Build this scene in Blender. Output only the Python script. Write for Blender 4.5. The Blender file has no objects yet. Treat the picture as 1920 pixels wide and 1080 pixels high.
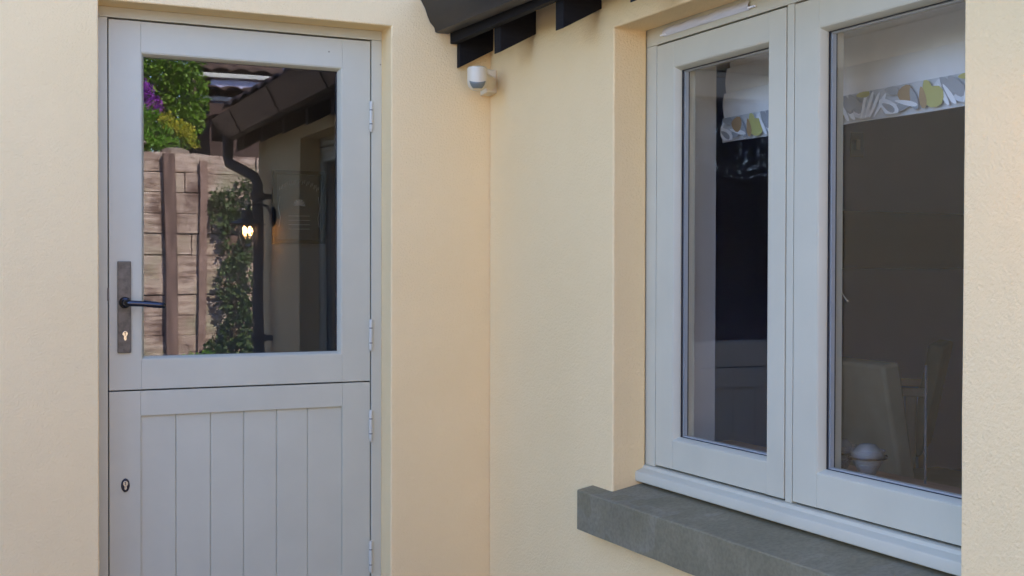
import bpy, bmesh, math, random
from mathutils import Vector, Matrix, noise
R = math.radians
random.seed(7)
S = bpy.context.scene
COL = S.collection

# ------------------------------------------------------------------ camera
cam = bpy.data.cameras.new('camera')
camo = bpy.data.objects.new('camera', cam); COL.objects.link(camo)
cam.sensor_width = 36.0; cam.sensor_fit = 'HORIZONTAL'
cam.lens = 36.0 * 2301.86 / 1920.0
cam.clip_start = 0.05; cam.clip_end = 500
yaw, pitch, roll = R(25.541), R(-0.7845), R(0.1377)
f = Vector((math.sin(yaw)*math.cos(pitch), math.cos(yaw)*math.cos(pitch), math.sin(pitch)))
r = Vector((math.cos(yaw), -math.sin(yaw), 0)); u = r.cross(f)
r2 = math.cos(roll)*r + math.sin(roll)*u; u2 = -math.sin(roll)*r + math.cos(roll)*u
m = Matrix((r2, u2, -f)).transposed().to_4x4()
camo.matrix_world = m
S.camera = camo

# ------------------------------------------------------------------ light
SUN = Vector((0.22, 0.70, 0.68)).normalized()      # towards the sun
elev = math.asin(SUN.z); az = math.atan2(SUN.x, SUN.y)
W = bpy.data.worlds.new('World'); S.world = W; W.use_nodes = True
wn = W.node_tree.nodes; wl = W.node_tree.links
sky = wn.new('ShaderNodeTexSky'); sky.sky_type = 'NISHITA'; sky.sun_disc = False
sky.sun_elevation = elev; sky.sun_rotation = az
sky.air_density = 1.0; sky.dust_density = 0.5; sky.ozone_density = 1.8
wb = wn.new('ShaderNodeMixRGB'); wb.blend_type = 'MULTIPLY'; wb.inputs[0].default_value = 1.0; wb.inputs[2].default_value = (0.95, 0.955, 1.24, 1)
wl.new(sky.outputs[0], wb.inputs[1]); wl.new(wb.outputs[0], wn['Background'].inputs[0]); wn['Background'].inputs[1].default_value = 0.15
sun = bpy.data.lights.new('sun', 'SUN'); sun.energy = 5.0; sun.angle = R(0.5); sun.color = (1.0, 0.90, 0.80)
suno = bpy.data.objects.new('sun', sun); COL.objects.link(suno)
suno.rotation_euler = SUN.to_track_quat('Z', 'Y').to_euler(); suno.location = (0, 0, 8)
S.view_settings.view_transform = 'Standard'; S.view_settings.look = 'None'
S.view_settings.exposure = 2.37; S.view_settings.gamma = 1.0
S.render.engine = 'CYCLES'
cy = S.cycles
cy.max_bounces = 12; cy.diffuse_bounces = 6; cy.glossy_bounces = 6; cy.transmission_bounces = 8
cy.transparent_max_bounces = 40; cy.sample_clamp_indirect = 8; cy.caustics_reflective = False
cy.use_denoising = True; cy.use_adaptive_sampling = True; cy.adaptive_threshold = 0.01

# ------------------------------------------------------------------ materials
def mat(name, col, rough=0.6, metal=0.0, spec=0.5, emit=None, estr=0.0):
    M = bpy.data.materials.new(name); M.use_nodes = True
    b = M.node_tree.nodes['Principled BSDF']
    b.inputs['Base Color'].default_value = (*col, 1); b.inputs['Roughness'].default_value = rough
    b.inputs['Metallic'].default_value = metal; b.inputs['Specular IOR Level'].default_value = spec
    if emit: b.inputs['Emission Color'].default_value = (*emit, 1); b.inputs['Emission Strength'].default_value = estr
    return M
def N(M, t, **kw):
    n = M.node_tree.nodes.new(t)
    for k, v in kw.items(): setattr(n, k, v)
    return n
def L(M, a, b): M.node_tree.links.new(a, b)
def bsdf(M): return M.node_tree.nodes['Principled BSDF']
def coords(M, scale=(1, 1, 1)):
    t = N(M, 'ShaderNodeNewGeometry'); mp = N(M, 'ShaderNodeMapping'); mp.inputs['Scale'].default_value = scale
    L(M, t.outputs['Position'], mp.inputs['Vector']); return mp.outputs[0]
def noise_n(M, vec, scale, detail=4, rough=0.55):
    n = N(M, 'ShaderNodeTexNoise'); n.inputs['Scale'].default_value = scale
    n.inputs['Detail'].default_value = detail; n.inputs['Roughness'].default_value = rough
    L(M, vec, n.inputs['Vector']); return n.outputs['Fac']
def ramp(M, fac, stops):
    n = N(M, 'ShaderNodeValToRGB'); e = n.color_ramp.elements
    while len(e) < len(stops): e.new(0.5)
    for k, (p, c) in enumerate(stops): e[k].position = p; e[k].color = (*c, 1) if len(c) == 3 else c
    L(M, fac, n.inputs[0]); return n.outputs[0]
def bump(M, fac, strength, dist, prev=None):
    n = N(M, 'ShaderNodeBump'); n.inputs['Strength'].default_value = strength; n.inputs['Distance'].default_value = dist
    L(M, fac, n.inputs['Height'])
    if prev: L(M, prev, n.inputs['Normal'])
    return n.outputs[0]
def varied(name, stops, scale, rough=0.6, sc=(1, 1, 1), detail=5, bscale=None, bstr=0.4, bdist=0.001, metal=0, spec=0.5):
    M = mat(name, stops[0][1], rough, metal, spec); v = coords(M, sc)
    L(M, ramp(M, noise_n(M, v, scale, detail), stops), bsdf(M).inputs['Base Color'])
    if bscale: L(M, bump(M, noise_n(M, v, bscale, 4), bstr, bdist), bsdf(M).inputs['Normal'])
    return M

def stucco_mat():
    M = mat('cream_render', (0.8, 0.66, 0.46), 0.92, spec=0.15); v = coords(M)
    big = noise_n(M, v, 1.7, 4)
    c = ramp(M, big, [(0.25, (0.850, 0.632, 0.315)), (0.5, (0.875, 0.655, 0.332)), (0.75, (0.895, 0.675, 0.348))])
    # sparse tiny dark pits
    vo = N(M, 'ShaderNodeTexVoronoi'); vo.inputs['Scale'].default_value = 11; L(M, v, vo.inputs['Vector'])
    pick = ramp(M, vo.outputs['Distance'], [(0.0, (1, 1, 1)), (0.022, (1, 1, 1)), (0.034, (0, 0, 0))])
    sep = N(M, 'ShaderNodeSeparateColor'); L(M, vo.outputs['Color'], sep.inputs[0])
    th = N(M, 'ShaderNodeMath', operation='GREATER_THAN'); th.inputs[1].default_value = 0.96; L(M, sep.outputs[0], th.inputs[0])
    mu = N(M, 'ShaderNodeMath', operation='MULTIPLY'); L(M, pick, mu.inputs[0]); L(M, th.outputs[0], mu.inputs[1])
    mu2 = N(M, 'ShaderNodeMath', operation='MULTIPLY'); L(M, mu.outputs[0], mu2.inputs[0]); mu2.inputs[1].default_value = 0.6
    mx = N(M, 'ShaderNodeMixRGB'); L(M, mu2.outputs[0], mx.inputs[0]); L(M, c, mx.inputs[1]); mx.inputs[2].default_value = (0.22, 0.15, 0.09, 1)
    L(M, mx.outputs[0], bsdf(M).inputs['Base Color'])
    n1 = noise_n(M, v, 150, 4, 0.6); n2 = noise_n(M, v, 30, 3); n3 = noise_n(M, v, 5, 2)
    b0 = bump(M, n3, 0.5, 0.006); b1 = bump(M, n2, 0.5, 0.0025, b0); b2 = bump(M, n1, 0.9, 0.0036, b1)
    L(M, b2, bsdf(M).inputs['Normal']); return M
M_wall = stucco_mat()

def paint_mat(name, col, rough=0.42):
    M = mat(name, col, rough, spec=0.4); v = coords(M, (1, 1, 0.12))
    c2 = tuple(min(1, x*1.03) for x in col); c1 = tuple(x*0.965 for x in col)
    L(M, ramp(M, noise_n(M, coords(M), 6, 4), [(0.3, c1), (0.7, c2)]), bsdf(M).inputs['Base Color'])
    L(M, bump(M, noise_n(M, v, 260, 3), 0.12, 0.0006), bsdf(M).inputs['Normal']); return M
M_paint = paint_mat('grey_paint', (0.545, 0.512, 0.365))
M_gasket = mat('black_gasket', (0.02, 0.02, 0.022), 0.6)
M_spacer = mat('pale_spacer', (0.50, 0.50, 0.46), 0.4)
M_gap_shade = mat('gap_shade', (0.03, 0.03, 0.03), 0.9)  # near-black colour stands in for shade inside the gaps
M_black = varied('black_plastic', [(0.3, (0.008, 0.008, 0.009)), (0.7, (0.014, 0.013, 0.013))], 9, 0.45, bscale=60, bstr=0.15)
M_timber = varied('black_stained_timber', [(0.3, (0.005, 0.005, 0.006)), (0.7, (0.010, 0.009, 0.009))], 20, 0.75, spec=0.25, sc=(1, 1, 6), bscale=90, bstr=0.4)
M_stone = None
def stone_mat():
    M = mat('grey_concrete', (0.15, 0.155, 0.14), 0.8, spec=0.3); v = coords(M)
    a = noise_n(M, v, 7, 6, 0.65); b = noise_n(M, v, 3.2, 3, 0.5); c = noise_n(M, v, 160, 2)
    ca = ramp(M, a, [(0.3, (0.185, 0.157, 0.086)), (0.55, (0.222, 0.190, 0.106)), (0.75, (0.27, 0.235, 0.14))])
    cb = ramp(M, b, [(0.56, (0, 0, 0)), (0.575, (1, 1, 1)), (0.66, (0, 0, 0))])
    mx = N(M, 'ShaderNodeMixRGB'); k = N(M, 'ShaderNodeMath', operation='MULTIPLY'); L(M, cb, k.inputs[0]); k.inputs[1].default_value = 0.16
    L(M, k.outputs[0], mx.inputs[0]); L(M, ca, mx.inputs[1]); mx.inputs[2].default_value = (0.34, 0.32, 0.25, 1)
    gr = N(M, 'ShaderNodeMixRGB', blend_type='MULTIPLY'); gr.inputs[0].default_value = 0.6; L(M, mx.outputs[0], gr.inputs[1]); L(M, ramp(M, noise_n(M, v, 95, 3), [(0.35, (0.72, 0.72, 0.72)), (0.6, (1, 1, 1))]), gr.inputs[2])
    L(M, gr.outputs[0], bsdf(M).inputs['Base Color'])
    L(M, bump(M, c, 0.35, 0.0007, bump(M, a, 0.3, 0.003)), bsdf(M).inputs['Normal']); return M
M_stone = stone_mat()
M_bronze = varied('aged_bronze', [(0.3, (0.085, 0.075, 0.055)), (0.5, (0.13, 0.115, 0.085)), (0.75, (0.17, 0.15, 0.115))], 60, 0.5, metal=0.55, bscale=300, bstr=0.3, bdist=0.0004)
M_lever = mat('dark_polished_metal', (0.06, 0.062, 0.07), 0.2, metal=0.9)
M_nickel = mat('nickel', (0.52, 0.49, 0.38), 0.25, metal=0.9)
M_hole = mat('key_slot', (0.01, 0.01, 0.01), 0.7)
M_hinge = mat('painted_hinge', (0.55, 0.52, 0.40), 0.45)
M_white = mat('cream_plastic', (0.68, 0.60, 0.42), 0.4)
M_lens = mat('grey_lens', (0.17, 0.18, 0.15), 0.3)

def glass_mat(name, wav=0.0, tint=(0.98, 0.985, 0.98), wscale=2.2, r0=0.045):
    M = bpy.data.materials.new(name); M.use_nodes = True; nt = M.node_tree; nt.nodes.clear()
    out = N(M, 'ShaderNodeOutputMaterial'); mix = N(M, 'ShaderNodeMixShader')
    tr = N(M, 'ShaderNodeBsdfTransparent'); tr.inputs[0].default_value = (*tint, 1)
    gl = N(M, 'ShaderNodeBsdfGlossy'); gl.inputs['Roughness'].default_value = 0.0; gl.inputs[0].default_value = (1, 1, 1, 1)
    g = N(M, 'ShaderNodeNewGeometry')
    dot = N(M, 'ShaderNodeVectorMath', operation='DOT_PRODUCT'); L(M, g.outputs['Incoming'], dot.inputs[0]); L(M, g.outputs['Normal'], dot.inputs[1])
    ab = N(M, 'ShaderNodeMath', operation='ABSOLUTE'); L(M, dot.outputs['Value'], ab.inputs[0])
    s1 = N(M, 'ShaderNodeMath', operation='SUBTRACT'); s1.inputs[0].default_value = 1.0; L(M, ab.outputs[0], s1.inputs[1])
    pw = N(M, 'ShaderNodeMath', operation='POWER'); L(M, s1.outputs[0], pw.inputs[0]); pw.inputs[1].default_value = 5.0
    ma = N(M, 'ShaderNodeMath', operation='MULTIPLY_ADD'); L(M, pw.outputs[0], ma.inputs[0]); ma.inputs[1].default_value = 1-r0; ma.inputs[2].default_value = r0
    L(M, ma.outputs[0], mix.inputs[0]); L(M, tr.outputs[0], mix.inputs[1]); L(M, gl.outputs[0], mix.inputs[2]); L(M, mix.outputs[0], out.inputs[0])
    if wav:
        v = coords(M); L(M, bump(M, noise_n(M, v, wscale, 1), 1.0, wav), gl.inputs['Normal'])
    return M
M_glass = glass_mat('window_glass', 0.0002, r0=0.038)
M_glassd = glass_mat('door_glass', 0.0006, r0=0.050)
M_clear = glass_mat('clear_glass')

# ------------------------------------------------------------------ mesh helpers
def obj(name, bm, m, parent=None, smooth=False, bevel=0.0, seg=2, loc=None):
    me = bpy.data.meshes.new(name)
    bmesh.ops.recalc_face_normals(bm, faces=bm.faces[:])
    bm.to_mesh(me); bm.free()
    ms = m if isinstance(m, (list, tuple)) else [m]
    for x in ms: me.materials.append(x)
    o = bpy.data.objects.new(name, me); COL.objects.link(o)
    if parent: o.parent = parent
    if loc: o.location = loc
    if smooth or bevel:
        for p in me.polygons: p.use_smooth = True
    if bevel:
        b = o.modifiers.new('bevel', 'BEVEL'); b.width = bevel; b.segments = seg; b.limit_method = 'ANGLE'; b.angle_limit = R(35); b.harden_normals = True
    elif smooth:
        me.set_sharp_from_angle(angle=R(40))
    return o
def B(): return bmesh.new()
def box(bm, x0, x1, y0, y1, z0, z1, mi=0):
    vs = [bm.verts.new((x, y, z)) for x in (x0, x1) for y in (y0, y1) for z in (z0, z1)]
    for q in ((0, 1, 3, 2), (4, 6, 7, 5), (0, 4, 5, 1), (2, 3, 7, 6), (0, 2, 6, 4), (1, 5, 7, 3)):
        fc = bm.faces.new([vs[k] for k in q]); fc.material_index = mi
    return vs
def prism(bm, pts, a, b, axis='Y'):
    """closed 2-D outline swept along an axis; pts = (x,z) for Y, (y,z) for X, (x,y) for Z"""
    def P(p, t): return {'Y': (p[0], t, p[1]), 'X': (t, p[0], p[1]), 'Z': (p[0], p[1], t)}[axis]
    A = [bm.verts.new(P(p, a)) for p in pts]; C = [bm.verts.new(P(p, b)) for p in pts]; n = len(pts)
    bm.faces.new(A); bm.faces.new(C[::-1])
    for k in range(n): bm.faces.new((A[k], A[(k+1) % n], C[(k+1) % n], C[k]))
def lathe(bm, prof, c=(0, 0, 0), axis=(0, 0, 1), n=24, caps=True):
    q = Vector((0, 0, 1)).rotation_difference(Vector(axis)); c = Vector(c); rings = []
    for (rad, h) in prof:
        rings.append([bm.verts.new(c + q @ Vector((rad*math.cos(2*math.pi*k/n), rad*math.sin(2*math.pi*k/n), h))) for k in range(n)])
    for a, b in zip(rings, rings[1:]):
        for k in range(n): bm.faces.new((a[k], a[(k+1) % n], b[(k+1) % n], b[k]))
    if caps: bm.faces.new(rings[0][::-1]); bm.faces.new(rings[-1])
def tube(bm, pts, rad, n=10, closed=False):
    pts = [Vector(p) for p in pts]; rings = []; prev = None; m_ = len(pts)
    for i, p in enumerate(pts):
        d = (pts[(i+1) % m_] - pts[i-1]) if closed else (pts[min(i+1, m_-1)] - pts[max(i-1, 0)])
        d.normalize()
        if prev is None: a = d.orthogonal().normalized()
        else: a = (prev - d*prev.dot(d)).normalized()
        prev = a; b = d.cross(a); rr = rad[i] if isinstance(rad, (list, tuple)) else rad
        rings.append([bm.verts.new(p + a*rr*math.cos(2*math.pi*k/n) + b*rr*math.sin(2*math.pi*k/n)) for k in range(n)])
    prs = list(zip(rings, rings[1:])) + ([(rings[-1], rings[0])] if closed else [])
    for a, b in prs:
        for k in range(n): bm.faces.new((a[k], a[(k+1) % n], b[(k+1) % n], b[k]))
    if not closed: bm.faces.new(rings[0][::-1]); bm.faces.new(rings[-1])
def DOORMAP(u_, v_, d): return (u_, d, v_)          # u=X v=Z d=Y
def WINMAP(u_, v_, d): return (d, u_, v_)           # u=Y v=Z d=X
def ring(bm, rect, prof, MP, closed=False):
    """profile swept round a rectangle with mitred corners; prof = (inset, depth) list"""
    u0, u1, v0, v1 = rect; loops = []
    for t, d in prof:
        loops.append([bm.verts.new(MP(*c, d)) for c in ((u0+t, v0+t), (u1-t, v0+t), (u1-t, v1-t), (u0+t, v1-t))])
    prs = list(zip(loops, loops[1:])) + ([(loops[-1], loops[0])] if closed else [])
    for a, b in prs:
        for k in range(4): bm.faces.new((a[k], a[(k+1) % 4], b[(k+1) % 4], b[k]))
def grid_wall(us, vs, holes, d0, d1, MP, cell=0.09, jit=0.0014):
    """one welded wall slab with rectangular openings, finely divided so its edges wander a little"""
    def fine(a):
        o = []
        for p, q in zip(a, a[1:]):
            n = max(1, round((q-p)/cell)) if (q-p) < 6 else 1
            o += [p + (q-p)*k/n for k in range(n)]
        return o + [a[-1]]
    U = fine(us); V = fine(vs); bm = B(); vf = {}; vb = {}
    def solid(i, j):
        if i < 0 or j < 0 or i >= len(U)-1 or j >= len(V)-1: return False
        cu = (U[i]+U[i+1])/2; cv = (V[j]+V[j+1])/2
        return not any(h[0] < cu < h[1] and h[2] < cv < h[3] for h in holes)
    def J(i, j, d):
        a, b = U[i], V[j]; n1 = noise.noise(Vector((a*7, b*7, d*3))); n2 = noise.noise(Vector((a*7+9, b*7, d*3+4)))
        return MP(a + n1*jit*(0 if i in (0, len(U)-1) else 1), b + n2*jit*(0 if j in (0, len(V)-1) else 1), d + noise.noise(Vector((a*2.2, b*2.2, 7)))*jit*0.8)
    def g(dic, i, j, d):
        if (i, j) not in dic: dic[(i, j)] = bm.verts.new(J(i, j, d))
        return dic[(i, j)]
    for i in range(len(U)-1):
        for j in range(len(V)-1):
            if not solid(i, j): continue
            q = [(i, j), (i+1, j), (i+1, j+1), (i, j+1)]
            bm.faces.new([g(vf, *c, d0) for c in q]); bm.faces.new([g(vb, *c, d1) for c in q[::-1]])
            for (a, b), nb in zip(((0, 1), (1, 2), (2, 3), (3, 0)), ((i, j-1), (i+1, j), (i, j+1), (i-1, j))):
                if not solid(*nb): bm.faces.new((g(vf, *q[a], d0), g(vb, *q[a], d1), g(vb, *q[b], d1), g(vf, *q[b], d0)))
    return bm
def empty(name, loc=(0, 0, 0)):
    o = bpy.data.objects.new(name, None); COL.objects.link(o); o.empty_display_size = 0.1; o.location = loc; return o
def tag(o, label=None, cat=None, group=None, kind=None):
    if label: o['label'] = label
    if cat: o['category'] = cat
    if group: o['group'] = group
    if kind: o['kind'] = kind
    return o
def rebase(root):
    """move an Empty's children so that they are relative to it"""
    for c in root.children: c.location = c.location - root.location

GZ = -1.20                       # ground level
XW = 1.776                       # outer face of the window wall
YD = 3.90                        # outer face of the door wall

# ------------------------------------------------------------------ ground
M_grass_ground = varied('earth', [(0.3, (0.05, 0.07, 0.025)), (0.7, (0.09, 0.08, 0.05))], 3, 0.95)
bm = B(); box(bm, -150, 150, -150, 150, GZ-0.5, GZ-0.03); tag(obj('ground', bm, M_grass_ground), kind='structure')
def paving_mat():
    M = mat('buff_paving', (0.4, 0.36, 0.3), 0.85); v = coords(M)
    br = N(M, 'ShaderNodeTexBrick'); br.inputs['Scale'].default_value = 1.0; br.inputs['Brick Width'].default_value = 0.6; br.inputs['Row Height'].default_value = 0.45
    br.inputs['Mortar Size'].default_value = 0.006; br.inputs['Color1'].default_value = (0.18, 0.17, 0.16, 1); br.inputs['Color2'].default_value = (0.15, 0.14, 0.135, 1); br.inputs['Mortar'].default_value = (0.16, 0.14, 0.12, 1)
    L(M, v, br.inputs['Vector']); mx = N(M, 'ShaderNodeMixRGB', blend_type='MULTIPLY'); mx.inputs[0].default_value = 0.5
    L(M, br.outputs[0], mx.inputs[1]); L(M, ramp(M, noise_n(M, v, 4, 6), [(0.3, (0.7, 0.68, 0.64)), (0.7, (1, 1, 1))]), mx.inputs[2]); L(M, mx.outputs[0], bsdf(M).inputs['Base Color']); return M
bm = B(); box(bm, -6, 6, -3.0, 3.9, GZ-0.03, GZ); tag(obj('patio', bm, paving_mat()), kind='structure')

# ------------------------------------------------------------------ walls
DO = (0.475, 1.413, GZ, 0.820)                      # door opening X0 X1 Z0 Z1
bm = grid_wall([-3.2, DO[0], DO[1], 2.14], [GZ, DO[3], 1.62], [DO], YD, 4.24, DOORMAP)
o = obj('rendered_wall', bm, M_wall, bevel=0.006, seg=3)
tag(o, 'cream textured render wall that holds the grey stable door', 'wall')
WO = (1.735, 3.046, -0.70, 0.695)                   # window opening Y0 Y1 Z0 Z1
bm = grid_wall([0.90, WO[0], WO[1], YD-0.002], [GZ, WO[2], WO[3], 0.93], [WO], XW, 1.886, WINMAP)
wl2 = obj('rendered_wall', bm, M_wall, bevel=0.006, seg=3)
tag(wl2, 'cream textured render wall that holds the wide casement window and stone sill', 'wall')
# inner leaf of the window wall (wider rebate, keeps the frame behind the outer edge)
M_plaster = varied('interior_plaster', [(0.3, (0.80, 0.77, 0.66)), (0.7, (0.84, 0.81, 0.70))], 4, 0.9)
bm = grid_wall([0.90, 1.64, 3.062, YD-0.002], [GZ, -0.60, 0.702, 0.93], [(1.64, 3.062, -0.60, 0.702)], 1.889, 2.14, WINMAP, jit=0)
obj('inner_face', bm, M_plaster, wl2)

# ------------------------------------------------------------------ interior shell
M_room = varied('room_paint', [(0.3, (0.46, 0.50, 0.70)), (0.7, (0.49, 0.53, 0.74))], 3, 0.9)
bm = B(); box(bm, 2.401, 6.4, 5.52, 5.8, GZ, 1.05); box(bm, 6.1, 6.4, 1.001, 5.519, GZ, 1.05); box(bm, 2.141, 6.099, 1.001, 1.1, GZ, 1.05)
iw = obj('interior_wall', bm, M_room); tag(iw, kind='structure')
M_dimmed_wall = varied('dimmed_wall_paint', [(0.3, (0.15, 0.14, 0.12)), (0.7, (0.17, 0.16, 0.14))], 3, 0.9)  # wall colour darkened to keep the interior behind the door glass dim
bm = B(); box(bm, -3.2, 2.4, 5.52, 5.8, GZ, 1.05); box(bm, 2.28, 2.4, 4.241, 5.519, GZ, 1.05); box(bm, -3.2, -2.9, 4.241, 5.519, GZ, 1.05); tag(obj('dimmed_door_room_wall', bm, M_dimmed_wall), kind='structure')  # unseen side partition added to keep the space behind the door dark
bm = B(); box(bm, -3.2, 6.4, 4.0, 5.8, GZ-0.02, GZ+0.012); box(bm, 2.1, 6.4, 1.05, 3.999, GZ-0.02, GZ+0.012)
tag(obj('floor', bm, varied('dark_floorboards', [(0.3, (0.06, 0.045, 0.035)), (0.7, (0.10, 0.075, 0.05))], 4, 0.5, sc=(1, 8, 1))), kind='structure')
bm = B(); box(bm, -3.2, 6.4, 4.24, 5.8, 1.051, 1.2); box(bm, 1.9, 6.4, 0.95, 4.239, 1.051, 1.2)
tag(obj('ceiling', bm, M_room), kind='structure')

# ------------------------------------------------------------------ eaves of the window building
M_tile = varied('dark_pantile', [(0.3, (0.05, 0.032, 0.026)), (0.7, (0.09, 0.055, 0.04))], 12, 0.8, bscale=80, bstr=0.4)
pit = math.tan(R(28))
roof = empty('tiled_roof', (1.62, 2.1, 0.93))
tag(roof, 'dark tiled roof whose black rafter ends overhang the window wall', 'roof')
RY = [3.871, 3.542, 3.117, 2.70, 2.28, 1.86, 1.44, 1.02, 0.86]
for y in RY:
    bm = B(); prism(bm, [(1.650, 0.696), (1.650, 0.90), (2.2, 0.90+0.55*pit), (2.2, 0.696+0.55*pit)], y, y+0.048 if y < 3.86 else 3.897)
    obj('rafter', bm, M_timber, roof, bevel=0.002)
bm = B(); box(bm, 1.624, 1.649, 0.84, 3.896, 0.777, 0.935); obj('fascia', bm, M_timber, roof, bevel=0.003)
def pantiles(bm, x0, z0, x1, z1, ya, yb, pitch_=0.22, amp=0.022, thick=0.014, rows=None, ax='Y'):
    n = max(4, int((yb-ya)/pitch_*8)); ln = math.hypot(x1-x0, z1-z0); rows = rows or max(1, int(ln/0.3))
    for k in range(rows):
        a = k/rows; b = (k+1)/rows + 0.03
        top = []
        for (t, lift) in ((a, 0.02), (b, 0.0)):
            x = x0+(x1-x0)*t; z = z0+(z1-z0)*t + lift
            rowv = []
            for i in range(n+1):
                y = ya+(yb-ya)*i/n; h = amp*abs(math.sin(math.pi*(y-ya)/pitch_))
                P = (x, y, z+h) if ax == 'Y' else (y, x, z+h); Q = (P[0], P[1], P[2]-thick)
                rowv.append((bm.verts.new(P), bm.verts.new(Q)))
            top.append(rowv)
        A, C = top
        for i in range(n):
            bm.faces.new((A[i][0], A[i+1][0], C[i+1][0], C[i][0])); bm.faces.new((A[i][1], C[i][1], C[i+1][1], A[i+1][1]))
            bm.faces.new((A[i][0], A[i][1], A[i+1][1], A[i+1][0])); bm.faces.new((C[i][0], C[i+1][0], C[i+1][1], C[i][1]))
bm = B(); pantiles(bm, 1.57, 0.955-0.02, 4.0, 0.955+2.43*pit, 0.83, 3.895); pantiles(bm, 6.6, 0.955-0.1, 4.0, 0.955+2.43*pit, 0.83, 3.895)
obj('tile_covering', bm, M_tile, roof, smooth=True)
bm = B(); prism(bm, [(1.60, 0.905), (1.60, 0.925), (4.0, 0.925+2.4*pit), (6.5, 0.905), (6.5, 0.88), (4.0, 0.90+2.35*pit)], 0.84, 3.89)
obj('roof_board', bm, M_timber, roof)
rebase(roof)
# end wall of the window building, facing the garden
bm = B(); prism(bm, [(2.15, GZ), (6.4, GZ), (6.4, 0.80), (4.0, 0.86+2.3*pit), (2.15, 1.0)], 0.90, 0.999)
obj('gable_face', bm, M_wall, wl2)

def slope_gutter(g):
    for c in g.children:
        for v in c.data.vertices: v.co.z -= 0.055*(3.88-v.co.y)/3.0
def gutter():
    g = empty('gutter', (1.57, 2.1, 0.86)); tag(g, 'black ogee gutter running above the black rafter ends', 'gutter')
    P = [(1.500, 0.935), (1.512, 0.916), (1.528, 0.888), (1.536, 0.866), (1.547, 0.842), (1.562, 0.826), (1.566, 0.811), (1.575, 0.808), (1.612, 0.808), (1.619, 0.815), (1.619, 0.935)]
    I = [(1.614, 0.935), (1.614, 0.819), (1.609, 0.813), (1.578, 0.813), (1.572, 0.815), (1.567, 0.829), (1.552, 0.846), (1.541, 0.868), (1.533, 0.890), (1.518, 0.917), (1.508, 0.935)]
    bm = B(); prism(bm, P + I, 0.86, 3.886); obj('trough', bm, M_black, g, smooth=True)
    bm = B(); box(bm, 1.505, 1.618, 0.852, 0.859, 0.81, 0.93); obj('end_cap', bm, M_black, g, bevel=0.002)
    for y in (1.3, 2.1, 2.9):
        bm = B(); prism(bm, [(a-0.004 if a < 1.6 else a, b-0.003 if b < 0.93 else b) for a, b in P] , y, y+0.02)
        obj('bracket', bm, M_black, g, smooth=True)
    slope_gutter(g); rebase(g)
gutter()
def downpipe():
    g = empty('downpipe', (1.70, 0.95, GZ)); tag(g, 'black swan-neck downpipe at the end of the window wall', 'downpipe')
    bm = B(); tube(bm, [(1.575, 0.97, 0.775), (1.575, 0.97, 0.66), (1.58, 0.975, 0.62), (1.69, 1.15, 0.53), (1.70, 1.17, 0.49), (1.70, 1.17, 0.2), (1.70, 1.17, GZ+0.001)], 0.031, 16)
    obj('pipe', bm, M_black, g, smooth=True)
    for z in (0.40, -0.4):
        bm = B(); lathe(bm, [(0.040, 0), (0.042, 0.01), (0.040, 0.04)], (1.70, 1.17, z)); box(bm, 1.70, 1.775, 1.15, 1.19, z+0.005, z+0.035); obj('clip', bm, M_black, g, smooth=True)
    rebase(g)
downpipe()
# roof over the door building
r2_ = empty('tiled_roof', (0, 3.8, 1.62)); tag(r2_, 'dark tiled roof above the wall of the stable door', 'roof')
bm = B(); pantiles(bm, 3.74, 1.66, 6.5, 1.66+2.76*math.tan(R(30)), -3.3, 6.5, ax='X'); obj('tile_covering', bm, M_tile, r2_, smooth=True)
bm = B(); prism(bm, [(3.80, 1.60), (3.80, 1.635), (6.5, 1.635+2.7*math.tan(R(30))), (6.5, 1.55)], -3.25, 6.45, 'X'); obj('roof_board', bm, M_timber, r2_)
rebase(r2_)

# ------------------------------------------------------------------ stable door
door = empty('stable_door', (0.944, 4.0, GZ)); tag(door, 'grey painted stable door with a glazed top half and boarded bottom half', 'door')
FY = 4.0
bm = B()    # frame: two jambs and a head, face at FY-0.002
box(bm, DO[0], 0.5130, FY-0.004, 4.09, GZ+0.002, 0.7875); box(bm, 1.3770, DO[1], FY-0.004, 4.09, GZ+0.002, 0.7875); box(bm, DO[0], DO[1], FY-0.0045, 4.09, 0.788, DO[3])
obj('frame', bm, M_paint, door, bevel=0.0015)
bm = B()    # rebate coloured near-black for the shade in the gap
box(bm, 0.505, 1.385, FY+0.046, 4.085, GZ+0.003, 0.793); 
bmd = B(); ring(bmd, (0.509, 1.381, GZ+0.005, 0.790), [(0, FY+0.018), (0.02, FY+0.018), (0.02, FY+0.05), (0, FY+0.05)], DOORMAP, True); bm.free()
obj('rebate', bmd, M_gap_shade, door)
GO = (0.614, 1.274, -0.284, 0.687)
bm = B()
box(bm, 0.517, GO[0], FY, FY+0.045, -0.3765, 0.783); box(bm, GO[1], 1.373, FY, FY+0.045, -0.3765, 0.783)
box(bm, GO[0]+0.0003, GO[1]-0.0003, FY+0.0004, FY+0.044, GO[3], 0.7828); box(bm, GO[0]+0.0003, GO[1]-0.0003, FY+0.0004, FY+0.044, -0.3763, GO[2])
upper = obj('upper_leaf', bm, M_paint, door, bevel=0.0009)
bm = B(); ring(bm, (GO[0]-0.001, GO[1]+0.001, GO[2]-0.001, GO[3]+0.001), [(0.0, FY+0.002), (0.004, FY+0.0025), (0.012, FY+0.016), (0.0125, FY+0.024), (0.0, FY+0.024)], DOORMAP, True)
obj('glazing_bead', bm, M_paint, upper, bevel=0.0008)
bm = B(); ring(bm, GO, [(0.0, FY+0.0275), (0.0135, FY+0.0275), (0.0135, FY+0.040), (0.0, FY+0.040)], DOORMAP, True); obj('gasket', bm, M_gasket, upper)
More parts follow.
